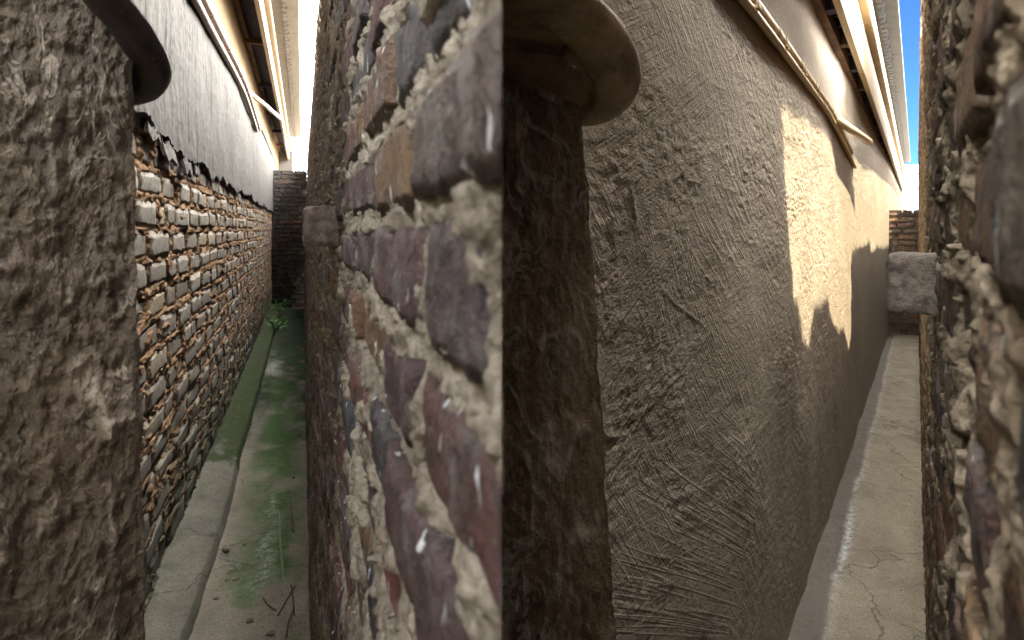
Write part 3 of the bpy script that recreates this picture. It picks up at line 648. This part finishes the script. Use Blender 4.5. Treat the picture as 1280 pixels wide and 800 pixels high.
    if cut:      # the wall ends in a straight sawn edge
        bpy.context.view_layer.update()
        nrm = Vector((1, math.tan(math.radians(1.0)), 0)).normalized()
        for o in objs:
            mw = h.matrix_basis @ (Matrix.Translation(o.location) @ o.rotation_euler.to_matrix().to_4x4() @ Matrix.Diagonal((*o.scale, 1)))
            bb = [mw @ Vector(c_) for c_ in o.bound_box]
            if max(p.x for p in bb) < -0.004: continue
            me = o.data.copy(); me.transform(mw)
            bm = bmesh.new(); bm.from_mesh(me)
            r = bmesh.ops.bisect_plane(bm, geom=bm.verts[:] + bm.edges[:] + bm.faces[:], plane_co=(0, 0, 0), plane_no=nrm, clear_outer=True)
            if o.name.startswith(('brick', 'wall_core')):
                es = [e for e in r['geom_cut'] if isinstance(e, bmesh.types.BMEdge)]
                if es: bmesh.ops.holes_fill(bm, edges=es, sides=0)
            if not bm.verts: bm.free(); bpy.data.objects.remove(o); continue
            bm.to_mesh(me); bm.free(); me.transform(mw.inverted()); o.data = me
    return h
wall_rA = right_wall(A, DA, 'tall old wall of dark burnt bricks with pale mortar beside mossy concrete path', 0.10, 12.3, None, 2.82, 0.0715, -0.026 + 0.0715 * 0.43, ('burnt_brick', 'burnt_brick_far', 'sand_mortar', 'tab_brick'), 17,
                     [(DA + 0.03, 0.10), (DA + 0.03, 12.3), (DA + 0.14, 12.3), (DA + 0.14, 0.1)], 2.82, (1.15, 1.26, EYE - 0.030, EYE + 0.042, 0.058), True, 0.022)
topB = [(0.06, 3.95), (1.58, 3.95), (1.62, 2.98), (1.85, 2.90), (2.10, 2.79), (2.34, 2.66), (2.44, 2.70), (2.46, 2.78), (2.9, 2.76), (3.1, 2.66), (3.38, 2.54), (3.75, 2.50), (4.22, 2.28), (4.26, 2.55), (4.32, 2.98), (6.2, 2.91), (12.3, 2.66), (18.5, 2.6)]
wall_rB = right_wall(B, DB, 'tall old wall of rough brown bricks with sandy mortar beside clean concrete path', 0.06, 10.2, topB, 3.0, 0.085, 0.02, ('brown_brick', 'brown_brick_far', 'sand_mortar_warm', 'tab_brick_beige'), 23,
                     None, None, (1.10, 1.21, EYE - 0.128, EYE - 0.038, 0.066), False, -0.002)

# ------------------------------------------------------------------ cross walls closing the alleys
def cross_wall(al, label, s, t0, t1, ztop, mats, seed):
    h = thing('cross_wall', label, 'wall', al, (t0, s, 0)); r = random.Random(seed)
    C, R = 40, 120
    T, Z = np.meshgrid(np.linspace(t0, t1, C), np.linspace(-0.02, ztop - .01, R))
    Y = s + 0.012 + 0.006 * fbm(T * 20, Z * 20, seed, 3)
    link('mortar', grid_mesh('mortar', np.stack([T, Y, Z], -1)), mats[2], h)
    link('wall_core', box_mesh('wall_core', t0, t1, s + 0.03, s + 0.2, -0.02, ztop - .02), 'wall_core', h)
    z = 0.0; k = 0
    vs_ = [box_mesh('brick', -0.5, 0.5, 0, 0.05, -0.5, 0.5, bev=0.06) for _ in range(1)]
    vs_[0].materials.append(M[mats[0]])
    while z < ztop - 0.03:
        x = t0 - r.uniform(0, 0.1)
        while x < t1:
            L = r.choice([0.22, 0.2, 0.11]); a, b_ = max(x, t0), min(x + L, t1)
            if b_ - a > 0.03:
                o = link('brick', vs_[0], None, h); o.location = Vector(((a + b_) / 2, s + r.uniform(-.006, .008), z + 0.042)) - Vector(h['base']); o.scale = (b_ - a, 1, 0.070)
                o.rotation_euler = (0, r.uniform(-.03, .03), r.uniform(-.04, .04))
            x += L + 0.014
        z += 0.085; k += 1
    return h
cross_wall(A, 'low blackened brick wall closing the mossy alley', 12.4, WA - .04, DA + .02, EYE + 1.12, ('sooty_brick', 'burnt_brick_far', 'sand_mortar'), 5)
cross_wall(B, 'low brick wall closing the clean alley beyond sunlit patch', 10.3, WB + .02, DB + .03, EYE + 0.26, ('brown_brick', 'brown_brick_far', 'sand_mortar'), 6)

# ------------------------------------------------------------------ rough plaster pillars and the rounded ledges on them
def pix(x, y, depth, al):
    return al.inv @ Vector(((x - 640) / FPX * depth, depth, (HOR - y) / FPX * depth + EYE))
def pillar(al, label, edge_top, edge_bot, zt, zb, far, back, mat, seed, ztop, amp, grooves):
    """edge_top/bot: (t, s) of the visible corner at heights zt/zb; far: (t, s) of the other end of the front face"""
    h = thing('plastered_pillar', label, 'pillar', al, (edge_bot[0], edge_bot[1], 0))
    C, R = 230, 560
    u = np.linspace(0, 1, C); z = np.concatenate([np.linspace(-0.03, 0.85, 90, endpoint=False), np.linspace(0.85, 1.95, 420, endpoint=False), np.linspace(1.95, ztop, 50)])
    U, Z = np.meshgrid(u, z); k = (Z - zb) / (zt - zb)
    et = edge_bot[0] + (edge_top[0] - edge_bot[0]) * k; es = edge_bot[1] + (edge_top[1] - edge_bot[1]) * k
    T = et + (far[0] - et) * U; S = es + (far[1] - es) * U
    W = abs(far[0] - edge_bot[0]) * 1.1; X = U * W
    wx = X + 0.012 * fbm(X * 18, Z * 8, seed + .5, 2)
    if grooves:
        r1 = ridge(wx * 16, Z * 3.2, seed + 1, 2, 3); r2 = ridge(wx * 26 + Z * 9, Z * 12, seed + 2, 2, 4); lump = fbm(X * 24, Z * 13, seed + 3, 4)
    else:
        r1 = ridge(wx * 20 + Z * 3, Z * 9 - wx * 6, seed + 1, 2, 3); r2 = ridge(wx * 30 - Z * 8, Z * 17, seed + 2, 2, 4); lump = fbm(X * 26, Z * 19, seed + 3, 4)
    m = sstep(-.3, .4, fbm(X * 6, Z * 4, seed + 4, 2))
    rg = (0.7 * r1 * m + 0.6 * r2 * (1 - m * 0.6)) * sstep(-.35, .25, fbm(X * 30, Z * 22, seed + 5, 3))
    off = amp * (0.9 * rg + 0.55 * lump + 0.30 * fbm(X * 120, Z * 90, seed + 6, 3)) + 0.004 * fbm(X * 8, Z * 4, seed + 7, 2)
    off = off * sstep(0, 0.03, U) + 0.0 * U
    dt, ds = far[0] - edge_bot[0], far[1] - edge_bot[1]; L = math.hypot(dt, ds); nx, ny = -ds / L, dt / L
    if ny > 0: nx, ny = -nx, -ny
    jag = 0.0022 * fbm(Z * 40, Z * 0 + 3, seed + 8, 4)
    P = np.stack([T + nx * off + jag * (1 - U), S + ny * off, Z], -1)
    # side face goes back from the corner
    kb = (z - zb) / (zt - zb); eb = edge_bot[0] + (edge_top[0] - edge_bot[0]) * kb
    side = []
    for q in (1.0, 0.6, 0.3, 0.1):
        tt = eb + (back[0] - edge_bot[0]) * q + 0.002 * fbm(z * 30, z * 0 + q * 3, seed + 9, 3); ss = edge_bot[1] + (back[1] - edge_bot[1]) * q + z * 0
        side.append(np.stack([tt, ss, z], -1))
    P = np.concatenate([np.stack(side, 1), P], 1)
    rgf = np.concatenate([np.zeros((len(z), 4)), np.clip(rg + 0.25 * lump, 0, 1)], 1)
    link('plaster_face', grid_mesh('plaster_face', P, {'ridge': rgf}, flip=True), mat, h)
    link('pillar_core', prism_mesh('pillar_core', [(edge_top[0] - 0.03, edge_top[1] + .02), (back[0] - 0.03, back[1]), (far[0], back[1]), (far[0], far[1] + .03)], -0.03, ztop - .01), 'wall_core', h)
    return h
pillar(A, 'rough dark brown plastered pillar with vertical gouges beside bare brick wall', (-0.161, 0.70), (-0.147, 0.70), 1.655, 0.99, (-0.42, 0.58), (-0.215, 0.90), 'pillar_plaster', 200, 2.3, 0.0095, True)
pillar(B, 'wet looking dark brown plastered pillar beside fresh plaster wall', (-0.306, 0.60), (-0.266, 0.60), 1.638, 1.048, (-0.445, 0.565), (-0.335, 0.70), 'pillar_plaster_wet', 300, 2.2, 0.0075, False)

def ledge(al, label, mat, path, widths, depths, thick):
    pts = [pix(x, y, d, al) for (x, y), d in zip(path, depths)]
    h = thing('rounded_ledge', label, 'ledge', al, tuple(pts[-1]))
    c = catmull([tuple(p) for p in pts], 10); n = len(c)
    w = np.interp(np.linspace(0, 1, n), np.linspace(0, 1, len(widths)), widths)
    e1 = (Vector(c[n // 3]) - Vector(c[0])).normalized(); e2 = (Vector(c[-1]) - Vector(c[n // 2])).normalized(); nrm = e1.cross(e2).normalized()
    link('rolled_lip', tube_mesh('rolled_lip', [tuple(p) for p in c], [(float(q), thick) for q in w], 20, flat=nrm), mat, h, smooth=True)
    # inner bead, set back inside the lip
    ctr = sum((Vector(p) for p in c), Vector()) / n
    away = (al.inv @ Vector((0, 1, 0)))
    inner = []
    for p, q in zip(c, w):
        d = (ctr - Vector(p)); d -= nrm * d.dot(nrm); d.normalize(); inner.append(Vector(p) + d * (float(q) * 1.05) + away * 0.020)
    link('inner_bead', tube_mesh('inner_bead', inner[6:-2], 0.006, 10), mat, h, smooth=True)
    bm = bmesh.new(); vs_ = [bm.verts.new(p + away * 0.012) for p in inner]; cv = bm.verts.new(Vector(c[0]) * 0.5 + Vector(c[-1]) * 0.5 + away * 0.05 + Vector((-.05, 0, 0.03)))
    for a, b_ in zip(vs_, vs_[1:]): bm.faces.new((a, b_, cv))
    o = link('under_panel', bm_mesh('under_panel', bm), mat, h); md = o.modifiers.new('thickness', 'SOLIDIFY'); md.thickness = 0.006
    return h
ledge(A, 'dark smooth rounded ledge with rolled lip at top of gouged pillar', 'ledge_dark',
      [(70, -80), (122, -14), (160, 32), (182, 68), (188, 92), (178, 110), (150, 118), (120, 112)], [0.028, 0.027, 0.025, 0.023, 0.020, 0.017, 0.014, 0.012], [0.48, 0.53, 0.57, 0.61, 0.65, 0.70, 0.75, 0.80], 0.012)
ledge(B, 'brown smooth rounded ledge with rolled lip at top of wet pillar', 'ledge_brown',
      [(560, -75), (640, -28), (705, 8), (750, 52), (770, 95), (762, 126), (732, 142), (690, 138)], [0.030, 0.030, 0.029, 0.028, 0.025, 0.020, 0.016, 0.014], [0.44, 0.48, 0.54, 0.58, 0.61, 0.64, 0.69, 0.74], 0.014)

# ------------------------------------------------------------------ pale building seen over the cross walls
def far_building(al, label, s, t0, t1, zc, zl0, zl1, ztop):
    h = thing('pale_building', label, 'building', al, ((t0 + t1) / 2, s, 0))
    link('wall', box_mesh('wall', t0, t1, s, s + 4, -0.03, ztop), 'far_wall', h)
    link('cornice', box_mesh('cornice', t0 - .1, t1 + .1, s - 0.18, s + 4.1, zc, zc + 0.22, bev=.02), 'far_trim', h)
    link('roof_parapet', box_mesh('roof_parapet', t0 - .05, t1 + .05, s - 0.08, s + 4.05, ztop, ztop + 0.3, bev=.02), 'far_wall', h)
    lp = link('lattice_panel', box_mesh('lattice_panel', t0 + .2, t1 - .2, s - 0.03, s - 0.002, zl0, zl1), 'far_dark', h)  # dark backing sheet stands in for shade in the lattice openings
    bm = bmesh.new(); p = (zl1 - zl0) / 5
    for k in range(6): add_box(bm, t0 + .2, t1 - .2, s - .07, s - .031, zl0 + k * p - p * .26, zl0 + k * p + p * .26)
    x = t0 + .2
    while x < t1 - .2: add_box(bm, x, x + p * .5, s - .068, s - .033, zl0, zl1); x += p
    o = link('lattice', bm_mesh('lattice', bm), 'far_wall', lp); o.location = (0, 0, 0)
    return h
far_building(A, 'pale blue building with lattice panel seen over blackened cross wall', 26, -3.0, 0.9, EYE + 3.35, EYE + 2.15, EYE + 2.95, EYE + 3.5)
far_building(B, 'pale blue building with lattice panel seen beyond sunlit alley', 27, -3.0, 1.6, EYE + 1.55, EYE + 0.55, EYE + 1.1, EYE + 2.1)

# ------------------------------------------------------------------ unseen walls added behind the viewer to block sky light and sun
sky_blk = thing('sky_light_blocker', 'added plain walls behind the viewer that block sky light', 'building', A, (-1.2, -1.1, 0))
link('wall', box_mesh('wall', -1.3, 1.2, -1.5, -1.1, -0.03, 1.6), 'wall_core', sky_blk)
link('side_blocker', box_mesh('side_blocker', -1.3, -1.0, -1.099, 0.9, -0.03, 2.6), 'wall_core', sky_blk)
sun_blk = thing('sun_blocker', 'tall added plain block out of view that keeps sun off the pillars', 'house', B, (0.4, -1.0, 0))
link('wall', box_mesh('wall', 0.40, 1.2, -2.3, 0.02, -0.03, 6.4), 'wall_core', sun_blk)  # tall block added out of view as a sun blocker
# ------------------------------------------------------------------ small things on the mossy path
def stone(t, s, r, label):
    bm = bmesh.new(); bmesh.ops.create_icosphere(bm, subdivisions=2, radius=r)
    for v in bm.verts:
        v.co = Vector((v.co.x * 1.25, v.co.y, v.co.z * 0.7)) * (1 + 0.28 * math.sin(v.co.x / r * 2.3 + t * 40) * math.sin(v.co.y / r * 2.9 + s * 9) + random.uniform(-.07, .07))
    o = link('stone', bm_mesh('stone', bm), 'stone_mat'); o.location = A.mat @ Vector((t, s, r * 0.55)); o.rotation_euler = (0, 0, t * 30); tag(o, label, 'stone', 'loose stones on the mossy path')
for t, s, r in [(-0.335, 3.12, 0.019), (-0.30, 2.85, 0.010), (-0.27, 2.84, 0.012), (-0.26, 3.15, 0.009), (-0.13, 3.55, 0.010), (-0.05, 3.9, 0.010), (-0.02, 4.7, 0.011), (-0.14, 4.6, 0.012), (-0.11, 2.42, 0.011), (-0.19, 2.52, 0.012), (-0.33, 2.72, 0.010), (-0.24, 2.7, 0.008)]:
    stone(t, s, r, 'larger pale stone against the raised edge of mossy path' if r > .015 else 'small loose stone lying on the mossy concrete path')
V, F = [], []
for k in range(900):
    s_ = 2.0 + abs(random.gauss(0, 1.1)); t_ = random.uniform(-0.36, 0.045); r = random.uniform(0.0015, 0.0045); o_ = len(V)
    for q in ((1, 0, 0), (-1, .2, 0), (0, 1, 0), (.1, -1, 0), (0, 0, .8), (0, 0, -.6)): V.append((t_ + q[0] * r * random.uniform(.7, 1.3), s_ + q[1] * r, 0.002 + q[2] * r))
    F += [tuple(o_ + i for i in f) for f in ((0, 2, 4), (2, 1, 4), (1, 3, 4), (3, 0, 4), (2, 0, 5), (1, 2, 5), (3, 1, 5), (0, 3, 5))]
me = bpy.data.meshes.new('gravel'); me.from_pydata(V, [], F); o = link('gravel', me, 'stone_mat', al=A); tag(o, 'fine loose grit scattered on the mossy concrete path', 'gravel', kind='stuff')
V, F = [], []
for k in range(700):
    s_ = 2.0 + abs(random.gauss(0, 1.6)); t_ = random.choice([random.uniform(-0.37, 0.02), random.gauss(0.0, .02), random.gauss(-.28, .02)]); r = random.uniform(0.001, 0.0035); o_ = len(V)
    for q in ((1, 0, 0), (-1, .2, 0), (0, 1, 0), (.1, -1, 0), (0, 0, .8), (0, 0, -.6)): V.append((t_ + q[0] * r * random.uniform(.7, 1.3), s_ + q[1] * r, 0.003 + q[2] * r))
    F += [tuple(o_ + i for i in f) for f in ((0, 2, 4), (2, 1, 4), (1, 3, 4), (3, 0, 4), (2, 0, 5), (1, 2, 5), (3, 1, 5), (0, 3, 5))]
me = bpy.data.meshes.new('gravel'); me.from_pydata(V, [], F); o = link('gravel', me, 'stone_mat', al=B); tag(o, 'fine dark grit scattered on the clean concrete path', 'gravel', kind='stuff')
def twig(pts, r, label):
    h = link('twig', tube_mesh('twig', catmull([(x, y, 0.006 + z) for x, y, z in pts], 4), r, 6), 'twig_mat', al=A); tag(h, label, 'twig', 'twigs on the mossy path'); return h
for p in ([(-.045, 2.72, 0), (-.035, 2.60, .006), (-.03, 2.50, .002)], [(-.09, 2.52, 0), (-.06, 2.60, .008), (-.03, 2.70, .003)], [(-.055, 2.38, 0), (-.05, 2.46, .004), (-.03, 2.55, .002)],
          [(-.15, 2.66, 0), (-.13, 2.60, .003), (-.10, 2.56, 0)], [(-.12, 2.30, .002), (-.06, 2.28, .006), (.0, 2.27, .002)]):
    twig(p, 0.0028, 'thin dark twig lying on the mossy concrete path')
twig([(-.06, 3.55, 0), (-.05, 3.35, .01), (-.038, 3.2, .004), (-.05, 3.22, .004), (-.052, 3.4, .006)], 0.0028, 'bent twig loop lying near old burnt brick wall')
c = link('cord', tube_mesh('cord', catmull([(-.115, 3.45, .006), (-.10, 3.1, .006), (-.075, 2.75, .007), (-.062, 2.5, .006), (-.07, 2.25, .006), (-.075, 2.0, .006)], 8), 0.0035, 8), 'cord_mat', al=A); tag(c, 'thin grey cord lying along the mossy concrete path', 'cord')
# weeds where the wall meets the far floor
def weed(t, s, hgt, n, label):
    h = thing('weed', label, 'plant', A, (t, s, 0.0)); bs = bmesh.new(); bl = bmesh.new()
    for k in range(n):
        a = random.uniform(0, 6.28); L = hgt * random.uniform(.6, 1.1); ex = Vector((math.cos(a) * L * .55 + .05, math.sin(a) * L * .6, L * random.uniform(.5, .9)))
        pts = [Vector((t, s, 0.01)), Vector((t, s, .01)) + ex * .5 + Vector((0, 0, .03)), Vector((t, s, .01)) + ex]
        add_tube(bs, pts, 0.004, 5)
        for j in range(7):
            p = pts[0].lerp(pts[2], random.uniform(.35, 1.0)) + Vector((random.uniform(-.04, .04), random.uniform(-.04, .04), random.uniform(-.01, .04))); l = random.uniform(.035, .065)
            d = Vector((random.uniform(-1, 1), random.uniform(-1, 1), random.uniform(-.3, .4))).normalized(); w = d.cross(Vector((0, 0, 1))).normalized() * l * .32
            v = [bl.verts.new(q) for q in (p, p + d * l * .5 + w + Vector((0, 0, .006)), p + d * l, p + d * l * .5 - w + Vector((0, 0, .006)))]; bl.faces.new(v)
    link('stem', bm_mesh('stem', bs), 'stem_mat', h); link('leaves', bm_mesh('leaves', bl), 'leaf_mat', h)
weed(-0.36, 9.4, 0.34, 12, 'bright green leafy weed at foot of wall near blackened cross wall')
weed(-0.46, 11.4, 0.45, 7, 'darker upright weed climbing the corner by blackened cross wall')
